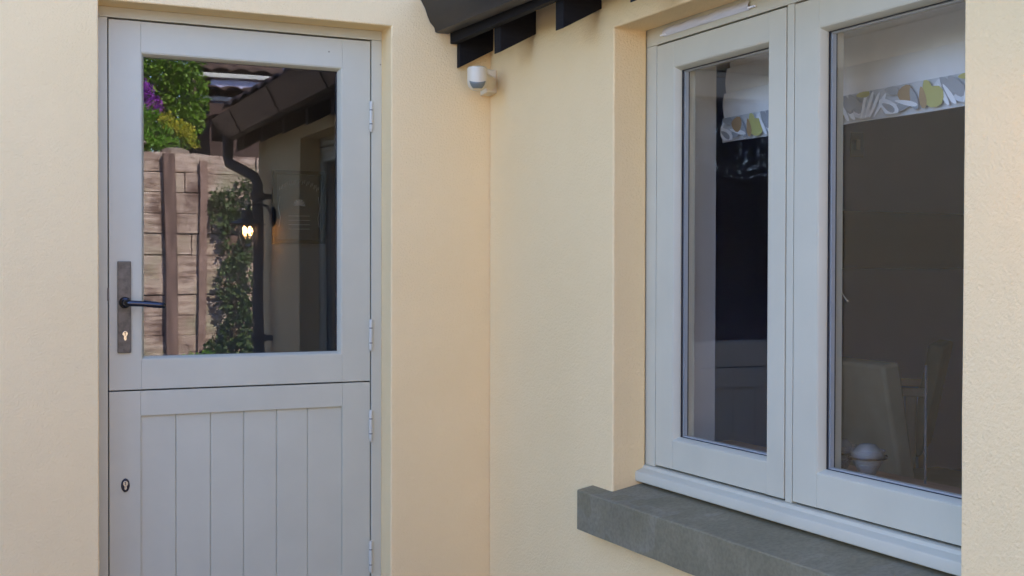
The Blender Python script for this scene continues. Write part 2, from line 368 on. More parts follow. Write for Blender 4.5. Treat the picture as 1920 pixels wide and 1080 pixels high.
bm = B(); box(bm, GO[0]+.002, GO[1]-.002, FY+0.0245, FY+0.0272, GO[2]+.002, GO[3]-.002); obj('glass_pane', bm, M_glassd, upper)
# lower leaf
PO = (0.612, 1.275, -1.04, -0.460)
bm = B()
box(bm, 0.517, PO[0], FY, FY+0.045, GZ+0.01, -0.3810); box(bm, PO[1], 1.373, FY, FY+0.045, GZ+0.01, -0.3810)
box(bm, PO[0]+0.0003, PO[1]-0.0003, FY+0.0004, FY+0.044, PO[3], -0.3812); box(bm, PO[0]+0.0003, PO[1]-0.0003, FY+0.0004, FY+0.044, GZ+0.0102, PO[2])
lower = obj('lower_leaf', bm, M_paint, door, bevel=0.0009)
xs = [0.6105, 0.723, 0.833, 0.9406, 1.0506, 1.156, 1.2765]
bm = B()
for a, b in zip(xs, xs[1:]):
    g_ = 0.0022
    prism(bm, [(a+0.0002, FY+0.0115), (a+g_+0.0004, FY+0.0085), (b-g_-0.0004, FY+0.0085), (b-0.0002, FY+0.0115), (b-0.0002, FY+0.035), (a+0.0002, FY+0.035)], PO[2]-0.001, PO[3]+0.001, 'Z')
obj('board_panel', bm, M_paint, lower)
bm = B(); box(bm, 0.46, 1.43, 3.88, 4.09, GZ+0.0005, GZ+0.009); obj('threshold', bm, M_nickel, door, bevel=0.002)
# handle set
bm = B(); box(bm, 0.542, 0.5825, FY-0.009, FY-0.0003, -0.259, 0.028)
hp = obj('handle_plate', bm, M_bronze, door, bevel=0.002, seg=3)
for z in (0.018, -0.249):
    bm = B(); lathe(bm, [(0.0035, 0), (0.003, 0.001)], (0.562, FY-0.0088, z), (0, -1, 0), 12); obj('screw', bm, M_bronze, hp, smooth=True)
bm = B(); lathe(bm, [(0.018, 0), (0.018, 0.004), (0.015, 0.008), (0.0105, 0.011), (0.0095, 0.03)], (0.563, FY-0.009, -0.101), (0, -1, 0), 28)
P = []
for k in range(7):
    a = k/6*math.pi/2; P.append((0.563+0.018*(1-math.cos(a)), FY-0.036-0.018*math.sin(a), -0.101-0.002*k/6))
P += [(0.61, FY-0.055, -0.1045), (0.66, FY-0.055, -0.109), (0.676, FY-0.0545, -0.1105), (0.680, FY-0.054, -0.111)]
tube(bm, P, [0.0095]*7+[0.0092, 0.0095, 0.0092, 0.006], 16); obj('lever', bm, M_lever, hp, smooth=True)
def cylinder_lock(parent, x, z, y, s=1.0):
    bm = B(); pts = []
    for k in range(19):
        a = R(-60 + k*300/18); pts.append((x+0.0083*s*math.sin(a+math.pi*0-R(90)+R(0)), 0))
    pts = []
    for k in range(17):
        a = R(-62) + k/16*R(304)       # opening at the bottom
        pts.append((x + 0.0083*s*math.cos(a+R(-0)), z + 0.0083*s*math.sin(a)))
    # simple keyhole outline: circle then a foot
    pts = [(x+0.0083*s*math.cos(R(-60)+R(300)*k/16), z+0.0083*s*math.sin(R(-60)+R(300)*k/16)) for k in range(17)]
    pts = [(x+0.0083*s*math.sin(R(150)-R(300)*k/16), z+0.0083*s*math.cos(R(150)-R(300)*k/16)) for k in range(17)]
    foot = [(x-0.0045*s, z-0.016*s), (x-0.003*s, z-0.0205*s), (x, z-0.022*s), (x+0.003*s, z-0.0205*s), (x+0.0045*s, z-0.016*s)]
    prism2 = pts + foot
    A = [bm.verts.new((p[0], y, p[1])) for p in prism2]; C = [bm.verts.new((p[0], y+0.004, p[1])) for p in prism2]
    bm.faces.new(A); bm.faces.new(C[::-1]); n = len(A)
    for k in range(n): bm.faces.new((A[k], A[(k+1) % n], C[(k+1) % n], C[k]))
    o = obj('lock_cylinder', bm, M_nickel, parent, bevel=0.0006)
    bm = B(); box(bm, x-0.001*s, x+0.001*s, y-0.0006, y+0.0006, z-0.005*s, z+0.0035*s); box(bm, x-0.0025*s, x+0.0025*s, y-0.0005, y+0.0005, z+0.0035*s, z+0.0055*s); return bm
bm = cylinder_lock(hp, 0.564, -0.199, FY-0.0115); obj('keyway', bm, M_hole, hp)
bm = B(); n = 32
pts = [(0.565+0.0130*math.sin(2*math.pi*k/n), -0.676+0.0215*math.cos(2*math.pi*k/n)) for k in range(n)]
pin = [(0.565+0.0105*math.sin(2*math.pi*k/n), -0.676+0.019*math.cos(2*math.pi*k/n)) for k in range(n)]
A = [bm.verts.new((a, FY-0.0004, b)) for a, b in pts]; C = [bm.verts.new((a, FY-0.003, b)) for a, b in pts]; D = [bm.verts.new((a, FY-0.005, b)) for a, b in pin]
bm.faces.new(A); bm.faces.new(D[::-1])
for P_, Q_ in ((A, C), (C, D)):
    for k in range(n): bm.faces.new((P_[k], P_[(k+1) % n], Q_[(k+1) % n], Q_[k]))
es = obj('escutcheon', bm, M_gasket, door, smooth=True)
bm = cylinder_lock(es, 0.565, -0.670, FY-0.0075, 0.95); obj('keyway', bm, M_hole, es)
for zt, zb in ((0.579, 0.4735), (-0.165, -0.274), (-0.476, -0.585), (-0.925, -1.035)):
    bm = B(); h = zt-zb; c = (1.3745, FY-0.0055, zb)
    lathe(bm, [(0.003, 0), (0.0052, 0.004), (0.0066, 0.012), (0.0066, 0.026)], c, n=18)
    lathe(bm, [(0.0068, 0.029), (0.0068, h-0.032)], c, n=18)
    lathe(bm, [(0.0066, h-0.029), (0.0066, h-0.006), (0.0045, h)], c, n=18)
    hh = obj('hinge', bm, M_hinge, door, smooth=True)
    bm = B(); lathe(bm, [(0.0055, 0.0255), (0.0055, 0.0295)], c, n=14); lathe(bm, [(0.0055, h-0.0325), (0.0055, h-0.0285)], c, n=14); obj('knuckle_gap_shade', bm, M_gap_shade, hh)  # dark bands paint the shaded gaps between hinge knuckles
bm = B(); box(bm, 0.511, 0.5155, FY-0.0056, FY+0.004, -0.095, -0.055); obj('strike_plate', bm, M_bronze, door)
for x_, z_ in ((1.2275, 0.7365), (1.4085, 0.706)):
    bm = B(); lathe(bm, [(0.003, 0), (0.0025, 0.0008)], (x_, FY-(0.0001 if x_ < 1.3 else 0.0042), z_), (0, -1, 0), 10); obj('nail_mark', bm, mat('filler', (0.3, 0.26, 0.19), 0.8), door)
rebase(door)

# ------------------------------------------------------------------ casement window
win = empty('casement_window', (1.9, 2.35, -0.6)); tag(win, 'wide grey painted two-light casement window above the grey stone sill', 'window')
WX = 1.888
FR = (1.645, 3.060, -0.600, 0.700)
bm = B()
box(bm, WX+0.0005, 1.96, 2.998, FR[1], -0.560, 0.647)                 # left jamb (seen beside the reveal)
box(bm, WX+0.0005, 1.96, FR[0], 1.6960, -0.560, 0.647)                  # right jamb
box(bm, WX+0.0008, 1.96, 2.3810, 2.4070, -0.560, 0.647)                  # mullion
box(bm, WX+0.0003, 1.96, FR[0], FR[1], 0.6475, FR[3])                    # head
obj('frame', bm, M_paint, win, bevel=0.0015)
bm = B(); prism(bm, [(WX-0.001, -0.5605), (1.880, -0.5625), (1.8755, -0.570), (1.862, -0.5745), (1.8545, -0.5775), (1.852, -0.582), (1.852, -0.604), (1.8555, -0.606), (1.96, -0.606), (1.96, -0.5605)], FR[0], 3.088)
obj('timber_sill', bm, M_paint, win, bevel=0.001)
bm = B(); box(bm, WX+0.02, 1.955, 1.70, 2.3805, -0.5598, 0.6473); box(bm, WX+0.02, 1.955, 2.4075, 2.9975, -0.5598, 0.6473)
bm.free(); bm = B()
for a, b in ((1.697, 2.3802), (2.4078, 2.9972)):
    ring(bm, (a, b, -0.5596, 0.6470), [(0, WX+0.016), (0.015, WX+0.016), (0.015, WX+0.06), (0, WX+0.06)], WINMAP, True)
obj('rebate', bm, M_gap_shade, win)  # near-black rings paint the shade in the casement gaps
def casement(u0, u1, stile_r):
    v0, v1 = -0.5545, 0.6430; gu0, gu1, gv0, gv1 = u0+stile_r, u1-0.087, -0.475, 0.573
    bm = B()
    e = 0.0003
    # stiles and rails
    box(bm, WX, 1.955, gu1, u1, v0, v1); box(bm, WX, 1.955, u0, gu0, v0, v1)
    box(bm, WX+0.0003, 1.954, gu0+e, gu1-e, gv1, v1-e); box(bm, WX+0.0003, 1.954, gu0+e, gu1-e, v0+e, gv0)
    c = obj('casement', bm, M_paint, win, bevel=0.0012)
    G = (gu0-0.001, gu1+0.001, gv0-0.001, gv1+0.001)
    bm = B(); ring(bm, G, [(0, WX+0.0012), (0.003, WX+0.0016), (0.012, WX+0.016), (0.0123, WX+0.021), (0, WX+0.021)], WINMAP, True); obj('glazing_bead', bm, M_paint, c, bevel=0.0006)
    bm = B(); ring(bm, G, [(0, WX+0.0214), (0.0135, WX+0.0214), (0.0135, WX+0.0245), (0, WX+0.0245)], WINMAP, True)
    ring(bm, G, [(0, WX+0.0405), (0.0148, WX+0.0405), (0.0148, WX+0.0445), (0, WX+0.0445)], WINMAP, True); obj('gasket', bm, M_gasket, c)
    bm = B(); ring(bm, G, [(0, WX+0.0285), (0.016, WX+0.0285), (0.016, WX+0.0400), (0, WX+0.0400)], WINMAP, True); obj('spacer_bar', bm, M_spacer, c)
    bm = B(); box(bm, WX+0.0248, WX+0.0280, gu0, gu1, gv0, gv1); obj('glass_pane', bm, M_glass, c)
    bm = B(); ring(bm, G, [(0, WX+0.0450), (0.011, WX+0.0450), (0.011, WX+0.066), (0, WX+0.066)], WINMAP, True); obj('inner_bead', bm, M_paint, c)
casement(2.4110, 2.9940, 0.067)
casement(1.7000, 2.3770, 0.080)
# crumpled clear sealing strip along the head
M_strip = mat('clear_film', (0.62, 0.62, 0.62), 0.22, spec=0.8)
bm = B(); n = 40; rows = 7; gv = []
for i in range(n+1):
    y = 2.955 - (2.955-2.555)*i/n; col_ = []
    for j in range(rows+1):
        t = j/rows; z = 0.664 + t*0.024 + 0.0035*noise.noise(Vector((y*14, 0, 1))) * (1 if j else 0.4)
        x = WX - 0.0015 - 0.006*math.sin(math.pi*t) - 0.005*max(0, noise.noise(Vector((y*22, t*2.2, 3))))*math.sin(math.pi*t)
        col_.append(bm.verts.new((x, y, z)))
    gv.append(col_)
for i in range(n):
    for j in range(rows): bm.faces.new((gv[i][j], gv[i+1][j], gv[i+1][j+1], gv[i][j+1]))
back = [[bm.verts.new((WX-0.0005, c[k].co.y, c[k].co.z)) for k in (0, -1)] for c in gv]
for i in range(n): bm.faces.new((gv[i][0], back[i][0], back[i+1][0], gv[i+1][0])); bm.faces.new((gv[i][-1], gv[i+1][-1], back[i+1][1], back[i][1]))
vc = obj('vent_cover', bm, M_strip, win, smooth=True)
for y in (2.955, 2.545):
    bm = B(); box(bm, WX-0.009, WX-0.0012, y-0.018, y+0.012, 0.6655, 0.6705); obj('tab', bm, mat('white_plastic', (0.85, 0.84, 0.82), 0.3), vc, bevel=0.0015)
rebase(win)

# stone sill
bm = B(); n = 40; rng = random.Random(3)
prof0 = [(1.724, -0.757), (1.724, -0.644), (1.727, -0.6405), (1.90, -0.609), (1.90, -0.757)]
rings_ = []
for i in range(n+1):
    y = 3.162 - (3.162-1.60)*i/n; rr = []
    for k, (x, z) in enumerate(prof0):
        w = noise.noise(Vector((y*9, k*3.1, 0)))*0.0011
        rr.append(bm.verts.new((x + (w if k < 3 else 0), y, z + (w*0.9 if k < 3 else 0))))
    rings_.append(rr)
bm.faces.new(rings_[0]); bm.faces.new(rings_[-1][::-1])
for a, b in zip(rings_, rings_[1:]):
    for k in range(5): bm.faces.new((a[k], a[(k+1) % 5], b[(k+1) % 5], b[k]))
tag(obj('window_sill', bm, M_stone, bevel=0.0012), 'dark grey concrete sill projecting under the casement window', 'sill')

# ------------------------------------------------------------------ things behind the window glass
def blind():
    b = empty('roman_blind', (2.15, 2.3, 0.40)); tag(b, 'pale roman blind with a grey and yellow leaf border hanging inside the casement window', 'blind')
    M = varied('blind_cloth', [(0.3, (0.80, 0.80, 0.79)), (0.7, (0.84, 0.84, 0.83))], 20, 0.95, bscale=400, bstr=0.2)
    def sheet(z0, z1, dx, sag, nm, m_, thick=0.006, par=b):
        bm = B(); ny, nz = 60, 10; g = []; h = []
        for i in range(ny+1):
            y = 1.50 + 1.535*i/ny; a = []; c = []
            for j in range(nz+1):
                t = j/nz; x = 2.150 + dx - sag*math.sin(math.pi*min(1, t*1.0)) + 0.004*noise.noise(Vector((y*5, t*1.3, z0*5)))
                z = z0+(z1-z0)*t + (0.006*noise.noise(Vector((y*3, 0, z0))) if j == 0 else 0)
                a.append(bm.verts.new((x, y, z))); c.append(bm.verts.new((x+thick, y, z)))
            g.append(a); h.append(c)
        for i in range(ny):
            for j in range(nz): bm.faces.new((g[i][j], g[i][j+1], g[i+1][j+1], g[i+1][j])); bm.faces.new((h[i][j], h[i+1][j], h[i+1][j+1], h[i][j+1]))
            bm.faces.new((g[i][0], g[i+1][0], h[i+1][0], h[i][0])); bm.faces.new((g[i][nz], h[i][nz], h[i+1][nz], g[i+1][nz]))
        return obj(nm, bm, m_, par, smooth=True)
    sheet(0.560, 0.790, 0.022, 0.006, 'fold', M); sheet(0.50, 0.605, 0.010, 0.007, 'fold', M); sheet(0.452, 0.53, 0.0, 0.006, 'fold', M)
    # border with leaves as real stitched-on shapes
    hem = sheet(0.383, 0.456, -0.006, 0.003, 'border', mat('border_cloth', (0.60, 0.61, 0.60), 0.95), 0.005)
    cols = [('white_print', (0.85, 0.85, 0.82)), ('yellow_print', (0.50, 0.46, 0.15)), ('orange_print', (0.42, 0.27, 0.13)), ('grey_print', (0.36, 0.37, 0.37)), ('pale_print', (0.70, 0.71, 0.70))]
    bms = [B() for _ in cols]; rn = random.Random(11)
    cnt = [0]
    def leaf(bm_, y, z, ln, wd, ang, lay):
        cnt[0] = (cnt[0]+1) % 24; lay += cnt[0]*0.035
        pts = []
        for k in range(12):
            a = 2*math.pi*k/12; pu = math.cos(a)*ln*(0.5); pv = math.sin(a)*wd*0.5*(1-0.35*math.cos(a))
            yy = y+pu*math.cos(ang)-pv*math.sin(ang); zz = z+pu*math.sin(ang)+pv*math.cos(ang)
            pts.append((min(yy, 3.03), min(0.4535, max(0.3865, zz))))
        A = [bm_.verts.new((2.1350-0.0009*lay, p[0], p[1])) for p in pts]
        try: bm_.faces.new(A)
        except ValueError: pass
    y0 = 1.50
    while y0 < 3.02:
        j_ = lambda a: a*rn.uniform(-1, 1)
        leaf(bms[1], y0, 0.412, 0.075, 0.050, 0.15, 2.0); leaf(bms[1], y0+0.016, 0.434, 0.05, 0.030, 1.3, 2.2); leaf(bms[2], y0+0.030, 0.414, 0.055, 0.022, 1.35, 2.4)
        leaf(bms[0], y0-0.035, 0.412, 0.07, 0.012, 1.0, 2.3); leaf(bms[3], y0-0.045, 0.432, 0.07, 0.026, 0.9, 2.5); leaf(bms[4], y0-0.02, 0.44, 0.05, 0.02, -0.5, 1.5)
        leaf(bms[2], y0+0.090, 0.430, 0.050, 0.044, 0.2, 2.1); leaf(bms[0], y0+0.085, 0.408, 0.08, 0.012, 0.25, 2.3); leaf(bms[3], y0+0.060, 0.415, 0.06, 0.022, 1.2, 2.2)
        leaf(bms[3], y0+0.105, 0.400, 0.07, 0.020, -0.2, 1.9)
        leaf(bms[0], y0+0.145, 0.404, 0.08, 0.036, 0.5+j_(.1), 2.0); leaf(bms[3], y0+0.145, 0.404, 0.05, 0.016, 0.5, 2.2); leaf(bms[3], y0+0.135, 0.444, 0.05, 0.022, 0.2, 2.1)
        for k in range(4): leaf(bms[0], y0+0.175+0.019*k, 0.412+0.003*k, 0.072, 0.011, -0.9-0.12*k, 2+k*0.1)
        leaf(bms[3], y0+0.20, 0.437, 0.045, 0.014, 1.2, 1.9); leaf(bms[3], y0+0.265, 0.428, 0.07, 0.028, 0.8, 2.0); leaf(bms[1], y0+0.235, 0.447, 0.05, 0.016, 0.0, 2.6)
        leaf(bms[0], y0+0.285, 0.41, 0.07, 0.013, 0.9, 2.4); leaf(bms[4], y0+0.24, 0.40, 0.07, 0.03, 0.1, 1.4)
        y0 += 0.34
    for (nm, c), b_ in zip(cols, bms): obj('leaf_print', b_, mat(nm, c, 0.9), hem)
    bm = B(); tube(bm, [(2.12, 2.53, 0.10), (2.118, 2.525, 0.03), (2.115, 2.495, -0.02), (2.11, 2.455, -0.062), (2.11, 2.438, -0.075)], [0.0011]*4+[0.003], 8)
    obj('pull_cord', bm, M_white, b, smooth=True)
    bm = B(); tube(bm, [(2.13, 2.19, -0.22), (2.13, 2.19, -0.50)], 0.003, 8); obj('side_cord', bm, mat('grey_cord', (0.06, 0.06, 0.065), 0.8), b)
    rebase(b)
blind()
bm = B(); box(bm, 1.962, 2.20, 1.66, 3.055, -0.535, -0.508)
tag(obj('window_board', bm, varied('oak_board', [(0.3, (0.26, 0.13, 0.07)), (0.7, (0.38, 0.20, 0.11))], 12, 0.5, sc=(4, 0.6, 1)), bevel=0.004), 'reddish wooden board inside the casement window under two glass tealight cups', 'window board')
def goblet(x, y, lab):
    e_ = empty('candle_holder', (x, y, -0.5075)); tag(e_, lab, 'candle holder', 'glass candle holders on the window board'); e_.scale = (1.3, 1.3, 1.25)
    bm = B(); lathe(bm, [(0.010, 0.0), (0.010, 0.004), (0.004, 0.006), (0.006, 0.010), (0.016, 0.022), (0.027, 0.044), (0.031, 0.062), (0.0325, 0.066), (0.030, 0.066), (0.0285, 0.060), (0.024, 0.043), (0.013, 0.024), (0.0, 0.014)], (0, 0, 0), n=32, caps=False)
    obj('glass_cup', bm, mat_g, e_, smooth=True)
    bm = B(); tube(bm, [(0.0335*math.cos(2*math.pi*k/28), 0.0335*math.sin(2*math.pi*k/28), 0.052) for k in range(28)], 0.0022, 8, closed=True)
    tube(bm, [(0.033, 0, 0.052), (0.045, 0, 0.052), (0.047, 0, 0.048)], 0.002, 8); tube(bm, [(-0.033, 0, 0.052), (-0.045, 0, 0.052)], 0.002, 8); obj('metal_ring', bm, M_lever, e_, smooth=True)
    bm = B(); lathe(bm, [(0.016, 0.036), (0.023, 0.040), (0.025, 0.055), (0.023, 0.068), (0.014, 0.077), (0.003, 0.079)], (0, 0, 0), n=24); obj('candle', bm, mat('white_wax', (0.20, 0.20, 0.18), 0.15), e_, smooth=True)
mat_g = mat('goblet_glass', (0.75, 0.77, 0.76), 0.04); bsdf(mat_g).inputs['Transmission Weight'].default_value = 0.75
goblet(2.03, 2.275, 'round glass tealight cup, the fuller one further from the window stile')
goblet(2.03, 2.375, 'glass tealight cup partly hidden by the window stile')

def part(name, bm, m_, par, **k): return obj(name, bm, m_, par, **k)
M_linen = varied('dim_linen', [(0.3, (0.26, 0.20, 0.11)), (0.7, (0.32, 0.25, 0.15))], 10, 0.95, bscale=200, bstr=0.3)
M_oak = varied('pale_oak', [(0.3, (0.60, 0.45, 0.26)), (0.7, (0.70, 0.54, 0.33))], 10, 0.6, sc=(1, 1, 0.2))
def chair(name, label, loc, rot, arms, hb):
    ch = empty(name, loc); tag(ch, label, 'chair')
    bm = B(); box(bm, -0.26, 0.20, -0.23, 0.23, 0.36, 0.47); part('seat', bm, M_linen, ch, bevel=0.03, seg=4)
    bm = B(); prism(bm, [(0.20, 0.36), (0.26, 0.36), (0.25+0.22*(hb-0.36), hb), (0.21+0.16*(hb-0.36), hb+0.01)], -0.23, 0.23); part('backrest', bm, M_linen, ch, bevel=0.015, seg=3)
    for s_ in (-1, 1):
        if arms:
            bm = B(); box(bm, -0.24, 0.28, 0.25*s_-0.025, 0.25*s_+0.025, 0.635, 0.67); part('armrest', bm, M_oak, ch, bevel=0.008)
        for x in (-0.22, 0.22):
            h = (0.634 if arms else 0.359)
            bm = B(); prism(bm, [(x-0.022, h), (x+0.022, h), (x+0.016, 0.0), (x-0.016, 0.0)], (0.25 if arms else 0.20)*s_-0.02, (0.25 if arms else 0.20)*s_+0.02); part('leg', bm, M_oak, ch, bevel=0.003)
    ch.rotation_euler.z = R(rot)
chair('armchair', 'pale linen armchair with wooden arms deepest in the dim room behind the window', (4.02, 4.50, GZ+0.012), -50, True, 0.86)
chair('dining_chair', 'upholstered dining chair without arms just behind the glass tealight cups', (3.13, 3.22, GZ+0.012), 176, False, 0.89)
bm = B(); box(bm, 4.50, 6.05, 5.44, 5.519, 0.02, 0.345)
tag(obj('wall_cabinet', bm, mat('navy_paint', (0.015, 0.015, 0.035), 0.6), bevel=0.004), 'long dark navy cabinet on the far wall of the dim room', 'cabinet')
bm = B(); box(bm, 4.78, 4.87, 5.505, 5.519, 0.66, 0.80); sw = obj('light_switch', bm, mat('switch_plastic', (0.35, 0.35, 0.33), 0.4), bevel=0.004); tag(sw, 'pale switch plate on the dim wall above the navy cabinet', 'switch')
bm = B(); box(bm, 4.81, 4.84, 5.499, 5.506, 0.70, 0.76); obj('rocker', bm, M_white, sw, bevel=0.002)

# chalkboard behind the door glass
cb = empty('chalkboard', (1.545, 5.5, 0.29)); tag(cb, 'dark framed chalkboard with faint chalk decoration hanging behind the door glass', 'chalkboard')
bm = B(); box(bm, -0.108, 0.108, -0.004, 0.010, -0.15, 0.15); part('board', bm, varied('slate', [(0.3, (0.035, 0.038, 0.038)), (0.7, (0.055, 0.058, 0.056))], 14, 0.9), cb)
bm = B(); ring(bm, (-0.122, 0.122, -0.166, 0.166), [(0, 0.012), (0, -0.014), (0.016, -0.014), (0.018, -0.005)], lambda a, b, c: (a, c, b)); part('frame', bm, M_timber, cb)
bm = B(); rn = random.Random(5)
for k in range(11):      # arched row of chalk flourishes
    a = R(150 - k*12); cx_, cz_ = 0.10*math.cos(a), 0.06*math.sin(a)+0.055
    tube(bm, [(cx_-0.006+rn.uniform(-.002, .002), -0.0055, cz_-0.010), (cx_-0.003, -0.0055, cz_+0.008), (cx_+0.004, -0.0055, cz_-0.004), (cx_+0.006, -0.0055, cz_+0.010)], 0.0010, 5)
for s in (-1, 1):
    tube(bm, [(s*0.09, -0.0055, 0.05), (s*0.097, -0.0055, 0.0), (s*0.088, -0.0055, -0.05), (s*0.094, -0.0055, -0.09)], 0.0010, 5)
for z in (-0.04, -0.06, -0.08, -0.10): tube(bm, [(-0.05, -0.0055, z), (0.05, -0.0055, z+0.001)], 0.0007, 5)
for k in range(7):
    a = math.pi*k/6; tube(bm, [(0, -0.0055, 0.01), (0.026*math.cos(a), -0.0055, 0.01+0.026*math.sin(a))], [0.002, 0.005], 6)
part('chalk_drawing', bm, mat('chalk', (0.55, 0.55, 0.52), 0.9), cb)

# ------------------------------------------------------------------ motion sensor in the corner
ps = empty('motion_sensor', (1.776, 3.80, 0.64)); tag(ps, 'cream motion sensor fixed below the first black rafter in the wall corner', 'sensor')
bm = B(); prism(bm, [(3.838, 0.612), (3.893, 0.606), (3.893, 0.690), (3.838, 0.692)], 1.735, 1.7755, 'X'); obj('base_plate', bm, M_white, ps, bevel=0.005, seg=3)
bm = B(); tube(bm, [(1.75, 3.84, 0.645), (1.69, 3.785, 0.65)], 0.024, 14); obj('neck', bm, M_white, ps, smooth=True)
bm = B(); c = (1.672, 3.772, 0.655)
lathe(bm, [(0.0, 0.028), (0.030, 0.028), (0.0335, 0.025), (0.034, 0.012), (0.034, -0.018), (0.0335, -0.026), (0.031, -0.034), (0.026, -0.042), (0.017, -0.049), (0.0, -0.052)], c, n=36, caps=False)
hd = obj('sensor_head', bm, M_white, ps, smooth=True)
bm = B(); n = 14; rowa = []
for j in range(6):
    t = j/5; rad, h = [(0.0335, -0.0265), (0.0325, -0.030), (0.031, -0.0345), (0.0285, -0.0385), (0.0262, -0.042), (0.0235, -0.0445)][j]
    half = R(50)*(1-0.3*t*t); mid = math.atan2(-1.0, -0.42); row = []
    for k in range(n+1):
        a = mid - half + 2*half*k/n; lift = 0.006*((k/n-0.5)*2)**2*(1-t)
        row.append(bm.verts.new((c[0]+rad*1.012*math.cos(a), c[1]+rad*1.012*math.sin(a), c[2]+h+lift)))
    rowa.append(row)
for a, b in zip(rowa, rowa[1:]):
    for k in range(n): bm.faces.new((a[k], a[k+1], b[k+1], b[k]))
ln_ = obj('lens', bm, M_lens, hd, smooth=True); md = ln_.modifiers.new('s', 'SOLIDIFY'); md.thickness = 0.002
rebase(ps)

# ------------------------------------------------------------------ wall lantern (lit), seen in the door glass
la = empty('wall_lantern', (XW, 1.22, 0.26)); tag(la, 'lit black wall lantern with a conical shade and caged glass, seen reflected in the door', 'lantern')
bm = B(); lathe(bm, [(0.045, 0), (0.045, 0.008), (0.03, 0.014)], (XW-0.0005, 1.22, 0.30), (-1, 0, 0), 24); obj('wall_plate', bm, M_black, la, smooth=True)
bm = B(); tube(bm, [(XW-0.01, 1.22, 0.31), (XW-0.03, 1.22, 0.345), (XW-0.07, 1.22, 0.36), (XW-0.115, 1.22, 0.345), (XW-0.125, 1.22, 0.31)], 0.007, 10); obj('arm', bm, M_black, la, smooth=True)
LX = XW-0.125
bm = B(); lathe(bm, [(0.016, 0.05), (0.024, 0.045), (0.028, 0.012), (0.085, -0.012), (0.085, -0.015), (0.027, 0.006), (0.02, 0.0)], (LX, 1.22, 0.275), n=32, caps=False); obj('shade', bm, M_black, la, smooth=True)
bm = B(); lathe(bm, [(0.036, 0.0), (0.038, -0.03), (0.038, -0.075), (0.028, -0.10), (0.0, -0.108)], (LX, 1.22, 0.268), n=28, caps=False); obj('glass_jar', bm, M_clear, la, smooth=True)
bm = B()
for z in (0.255, 0.215, 0.185): tube(bm, [(LX+0.041*math.cos(2*math.pi*k/24), 1.22+0.041*math.sin(2*math.pi*k/24), z) for k in range(24)], 0.002, 6, closed=True)
for k in range(6):
    a = 2*math.pi*k/6+0.3; q = [(LX+rr*math.cos(a), 1.22+rr*math.sin(a), z) for rr, z in ((0.041, 0.27), (0.041, 0.185), (0.032, 0.163), (0.004, 0.153))]; tube(bm, q, 0.0018, 6)
obj('cage', bm, M_black, la, smooth=True)
M_bulb = mat('warm_bulb', (1, 0.8, 0.5), 0.4, emit=(1.0, 0.50, 0.17), estr=24)
bm = B(); lathe(bm, [(0.0, 0.045), (0.012, 0.042), (0.017, 0.030), (0.016, 0.018), (0.009, 0.0), (0.009, -0.002)], (LX, 1.22, 0.262), (0, 0, -1), 20, caps=False)
bm.free(); bm = B()
for s in (-1, 1): lathe(bm, [(0.002, 0.0), (0.009, 0.008), (0.012, 0.024), (0.007, 0.040), (0.001, 0.045)], (LX+s*0.013, 1.22, 0.252), (0, 0, -1), 14)
obj('bulb', bm, M_bulb, la, smooth=True)
rebase(la); la.scale = (1.2, 1.2, 1.2)

# ------------------------------------------------------------------ garden seen in the door glass
def sleeper_mat():
    M = mat('weathered_sleeper', (0.2, 0.15, 0.11), 0.9); v = coords(M, (1, 1, 1)); vg = coords(M, (0.8, 1, 7))
    a = noise_n(M, vg, 4, 7, 0.75); b = noise_n(M, v, 2.6, 5, 0.6)
    ca = ramp(M, a, [(0.30, (0.10, 0.07, 0.055)), (0.44, (0.40, 0.31, 0.26)), (0.62, (0.74, 0.65, 0.58))])
    cb = ramp(M, b, [(0.38, (0.38, 0.30, 0.28)), (0.52, (1.0, 0.95, 0.90)), (0.66, (0.66, 0.72, 0.58))])
    mx = N(M, 'ShaderNodeMixRGB', blend_type='MULTIPLY'); mx.inputs[0].default_value = 1; L(M, ca, mx.inputs[1]); L(M, cb, mx.inputs[2]); L(M, mx.outputs[0], bsdf(M).inputs['Base Color'])
    L(M, bump(M, a, 0.8, 0.006), bsdf(M).inputs['Normal']); return M
rw = empty('retaining_wall', (1.5, -3.1, GZ)); tag(rw, 'weathered timber sleeper retaining wall with red brown posts, reflected in the door glass', 'retaining wall')
M_sl = sleeper_mat(); rn = random.Random(2)
bm = B(); z = GZ; row = 0
while z < 0.98:
    h = rn.uniform(0.16, 0.23); x = -6 + rn.uniform(0, 0.8)
    while x < 7:
        ln = rn.uniform(1.2, 2.6); dy = rn.uniform(-0.009, 0.009); tw = rn.uniform(-0.004, 0.004)
        box(bm, x+0.003, x+ln-0.003, -3.22, -3.0+dy, z+0.0015+tw, z+h-0.0015+tw); x += ln
    z += h
obj('sleeper_courses', bm, M_sl, rw, bevel=0.008)
for x, w, lean in ((1.92, 0.10, -0.045), (0.6, 0.09, -0.01), (-0.9, 0.09, 0.01), (3.6, 0.09, 0.0)):
    bm = B(); prism(bm, [(x, GZ), (x+w, GZ), (x+w+lean, 1.02), (x+lean, 1.02)], -2.985, -2.93); obj('post', bm, varied('red_brown_post', [(0.3, (0.09, 0.055, 0.045)), (0.7, (0.27, 0.18, 0.15))], 5, 0.85, sc=(4, 1, 0.5)), rw, bevel=0.004)
for x in (2.19,):
    bm = B(); box(bm, x, x+0.07, -2.985, -2.955, GZ, 0.97); obj('post', bm, varied('red_brown_batten', [(0.3, (0.22, 0.14, 0.11)), (0.7, (0.36, 0.25, 0.21))], 5, 0.85), rw, bevel=0.004)
rebase(rw)
bm = B(); prism(bm, [(-3.22, GZ), (-3.22, 0.96), (-5, 1.15), (-14, 1.6), (-14, GZ)], -14, 16, 'X')
tag(obj('raised_bank', bm, M_grass_ground), kind='structure')
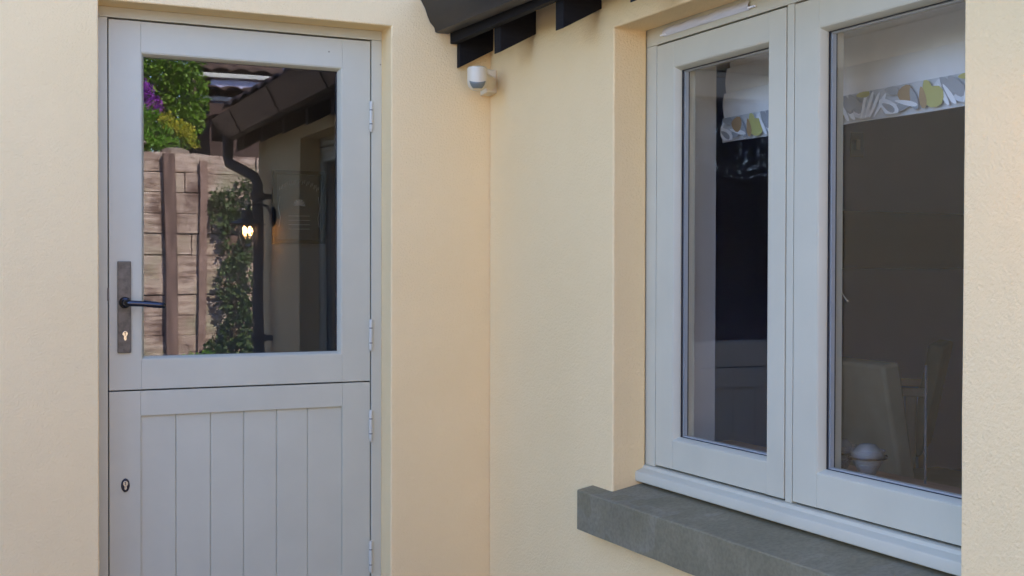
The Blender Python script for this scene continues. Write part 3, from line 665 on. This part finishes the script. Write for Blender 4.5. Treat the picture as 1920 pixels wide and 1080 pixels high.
bm = B()
for x in (2.0, 2.2, 1.62):
    n = 14; pts = [(x+0.13*math.cos(2*math.pi*k/n)*(1+0.2*noise.noise(Vector((k, x, 0)))), 1.06+(x-1.9)*-0.2+0.045*math.sin(2*math.pi*k/n)) for k in range(n)]
    prism(bm, pts, -3.24, -3.02)
st = obj('coping_stone', bm, varied('coping', [(0.3, (0.14, 0.10, 0.08)), (0.7, (0.34, 0.28, 0.23))], 12, 0.85, bscale=40), rw, bevel=0.02, seg=3)
st.location = st.location - rw.location
st.location = Vector((-1.5, 3.1, -GZ))

def leaf_mat(name, stops, scale=30, tr=0.25):
    M = varied(name, stops, scale, 0.5, detail=2)
    b = bsdf(M)
    out = M.node_tree.nodes['Material Output']; t = N(M, 'ShaderNodeBsdfTranslucent'); mx = N(M, 'ShaderNodeMixShader'); mx.inputs[0].default_value = tr
    L(M, b.inputs['Base Color'].links[0].from_socket, t.inputs[0]); L(M, b.outputs[0], mx.inputs[1]); L(M, t.outputs[0], mx.inputs[2]); L(M, mx.outputs[0], out.inputs[0]); return M
def leaves(bm, lobes, n, size, rn, elong=1.8, droop=0.0):
    tot = sum(a[3]*a[4]*a[5] for a in lobes)
    for (cx_, cy_, cz_, rx, ry, rz) in lobes:
        for _ in range(int(n*rx*ry*rz/tot)):
            d = Vector((rn.gauss(0, 1), rn.gauss(0, 1), rn.gauss(0, 1))).normalized() * rn.random()**0.35
            p = Vector((cx_+d.x*rx, cy_+d.y*ry, cz_+d.z*rz))
            if noise.noise(p*9) < -0.18: continue
            q = Vector((d.x+rn.gauss(0, .7), d.y+rn.gauss(0, .7), d.z+rn.gauss(0, .7)-droop)).normalized()
            s = size*rn.uniform(0.6, 1.3); a = q*s*elong; b = q.cross(Vector((rn.gauss(0, 1), rn.gauss(0, 1), rn.gauss(0, 1)))).normalized()*s*0.5
            m0 = q.cross(b).normalized()*s*0.15
            v0, v1, v2, v3 = (bm.verts.new(p), bm.verts.new(p+a*0.45+b+m0), bm.verts.new(p+a), bm.verts.new(p+a*0.45-b+m0))
            bm.faces.new((v0, v1, v2)); bm.faces.new((v0, v2, v3))
def plant(name, label, cat, base, lobes, n, size, m_, stem_m, seed, elong=1.8, stems=5, group=None):
    rn = random.Random(seed); e_ = empty(name, base); tag(e_, label, cat, group)
    bm = B(); leaves(bm, lobes, n, size, rn, elong); o = obj('foliage', bm, m_, e_); 
    bm = B()
    for k in range(stems):
        L_ = lobes[k % len(lobes)]; t = Vector((L_[0]+rn.uniform(-.5, .5)*L_[3], L_[1], L_[2]+L_[5]*0.3)); b = Vector(base)+Vector((rn.uniform(-.03, .03), rn.uniform(-.03, .03), 0))
        mid = (b+t)/2+Vector((rn.uniform(-.04, .04), rn.uniform(-.04, .04), 0)); rr = max(0.006, L_[5]*0.03)
        tube(bm, [b, mid, t], [rr, rr*0.7, rr*0.3], 6)
    obj('stem', bm, stem_m, e_, smooth=True)
    rebase(e_); return e_
M_bark = varied('bark', [(0.3, (0.06, 0.045, 0.03)), (0.7, (0.12, 0.09, 0.06))], 15, 0.9)
G1 = leaf_mat('shrub_leaf', [(0.3, (0.05, 0.12, 0.012)), (0.5, (0.15, 0.30, 0.025)), (0.75, (0.34, 0.50, 0.05))])
G2 = leaf_mat('lily_leaf', [(0.3, (0.09, 0.26, 0.02)), (0.7, (0.26, 0.50, 0.05))], 20)
G3 = leaf_mat('ivy_leaf', [(0.3, (0.03, 0.06, 0.015)), (0.55, (0.09, 0.15, 0.04)), (0.75, (0.28, 0.34, 0.20))], 40)
G4 = leaf_mat('dark_leaf', [(0.3, (0.012, 0.022, 0.008)), (0.7, (0.04, 0.06, 0.022))], 14)
PU = leaf_mat('purple_petal', [(0.3, (0.22, 0.03, 0.36)), (0.7, (0.50, 0.10, 0.62))], 30)
YE = leaf_mat('yellow_petal', [(0.35, (0.20, 0.30, 0.03)), (0.6, (0.75, 0.66, 0.06))], 30)
plant('leafy_shrub', 'bright green leafy shrub above the sleeper wall, reflected high in the door glass', 'shrub', (2.05, -3.62, 0.98),
      [(1.90, -3.7, 1.78, .30, .28, .28), (2.20, -3.65, 1.62, .22, .26, .30), (2.12, -3.6, 1.98, .26, .25, .22), (1.65, -3.75, 1.9, .25, .28, .25), (2.18, -3.55, 1.36, .16, .2, .2)], 7000, 0.026, G1, M_bark, 1)
plant('flowering_clump', 'clump of purple flowers in front of the green shrub', 'flowers', (1.74, -3.42, 0.98), [(1.74, -3.36, 1.60, .14, .12, .15), (1.86, -3.36, 1.50, .09, .1, .09)], 2000, 0.017, PU, M_bark, 2, 1.2, 8)
plant('strap_leaf_plant', 'fresh green plant with long narrow leaves at the wall top below the purple flowers', 'plant', (1.78, -3.28, 0.97), [(1.76, -3.28, 1.26, .15, .14, .20), (1.88, -3.22, 1.12, .12, .12, .13)], 1100, 0.016, G2, G2, 3, 6.0, 12)
plant('yellow_plant', 'low plant with yellow flowers spilling over the sleeper wall', 'flowers', (2.10, -3.28, 0.97), [(2.00, -3.28, 1.36, .10, .10, .07), (2.12, -3.25, 1.27, .09, .1, .07), (2.20, -3.22, 1.16, .06, .08, .05)], 1100, 0.018, YE, G1, 4, 1.6, 10)
iv = [(2.40, -2.93, 0.55, .13, .08, .20), (2.52, -2.92, 0.25, .15, .09, .28), (2.50, -2.90, -0.15, .17, .10, .28), (2.56, -2.90, -0.55, .18, .11, .28), (2.40, -2.90, -0.80, .24, .12, .2), (2.60, -2.92, 0.66, .12, .07, .18)]
plant('climbing_ivy', 'glossy dark climber growing up the right of the sleeper wall', 'climber', (2.5, -2.93, GZ), iv, 4200, 0.034, G3, M_bark, 5, 1.3, 8)
plant('low_shrub', 'small pale green shrub at the foot of the sleeper wall', 'shrub', (2.12, -2.8, GZ), [(2.15, -2.78, -0.86, .25, .12, .16)], 900, 0.02, G2, M_bark, 15, 1.3, 6)
for k, (x, y, s, lab) in enumerate(((1.2, -6.6, 1.25, 'dark evergreen tree left of the outbuilding beyond the garden bank'), (3.0, -9.2, 1.5, 'tall dark evergreen tree directly behind the outbuilding'), (5.6, -7.2, 1.5, 'dark evergreen tree right of the outbuilding'), (-1.4, -7.2, 1.4, 'dark evergreen tree standing furthest left on the garden bank'))):
    rn = random.Random(20+k); e_ = empty('evergreen_tree', (x, y, 1.1)); tag(e_, lab, 'tree', 'evergreen trees on the garden bank')
    bm = B(); tube(bm, [(x, y, 1.0), (x+0.05, y, 2.0), (x, y+0.05, 3.6)], [0.14, 0.10, 0.04], 10)
    for q in range(7):
        a = rn.uniform(0, 6.28); tube(bm, [(x, y, 1.5+q*0.25), (x+0.9*math.cos(a)*s*0.6, y+0.9*math.sin(a)*s*0.6, 1.9+q*0.28)], [0.04, 0.012], 6)
    obj('trunk', bm, M_bark, e_, smooth=True)
    bm = B(); lb = [(x+rn.uniform(-.8, .8)*s, y+rn.uniform(-.6, .6)*s, 1.9+rn.uniform(-.5, 2.3), .55*s, .5*s, .5*s) for _ in range(11)]
    leaves(bm, lb, 9000, 0.055, rn, 1.8); obj('crown', bm, G4, e_); rebase(e_)
# outbuilding
ob = empty('outbuilding', (3.6, -6.3, 1.0)); tag(ob, 'low outbuilding with stepped pantile roofs and pale bands coloured as sky on the bank', 'outbuilding')
bm = B(); box(bm, 2.9, 5.2, -6.6, -5.9, 1.0, 1.90); box(bm, 2.85, 5.2, -7.4, -6.6, 1.0, 2.42); part('wall', bm, varied('dark_boarding', [(0.3, (0.05, 0.03, 0.025)), (0.7, (0.09, 0.055, 0.045))], 6, 0.9, sc=(1, 1, 6)), None).parent = ob
def strip(z0, z1, x0, x1, y, c):
    bm = B(); box(bm, x0, x1, y, y+0.02, z0, z1); o = obj('window', bm, mat('sky_band_paint', c, 0.08, spec=1.0), ob)  # sky seen over the roofs put into panel colour, no real windows
    bm = B(); box(bm, x0-0.15, x1+0.1, y-0.02, y+0.10, z1, z1+0.055); obj('fascia', bm, mat('pale_fascia', (0.55, 0.58, 0.56), 0.5), ob, bevel=0.01)
strip(1.86, 2.0, 3.05, 4.0, -6.56, (0.10, 0.27, 0.60)); strip(2.14, 2.262, 3.05, 4.3, -6.59, (0.50, 0.50, 0.72))
bm = B(); pantiles(bm, -5.75, 1.72, -6.54, 1.84, 2.85, 5.2, 0.24, 0.04, ax='X', rows=2); pantiles(bm, -6.3, 2.09, -6.59, 2.15, 2.9, 5.2, 0.24, 0.04, ax='X', rows=1); pantiles(bm, -6.5, 2.335, -7.5, 3.5, 2.8, 5.3, 0.24, 0.04, ax='X'); obj('roof', bm, M_tile, ob, smooth=True)
rebase(ob)


plant('dark_shrub', 'large dark shrub in front of the sleeper wall near the left end of the patio', 'shrub', (-3.6, -2.6, GZ),
      [(-4.6, -2.6, -0.2, .7, .3, .7), (-3.6, -2.6, 0.1, .7, .3, .8), (-2.7, -2.6, -0.1, .6, .3, .7), (-4.2, -2.6, 1.0, .7, .3, .6), (-3.1, -2.6, 1.1, .7, .3, .6), (-3.7, -2.7, 1.8, .8, .3, .6)], 9000, 0.06, G4, M_bark, 31, 1.7, 10)
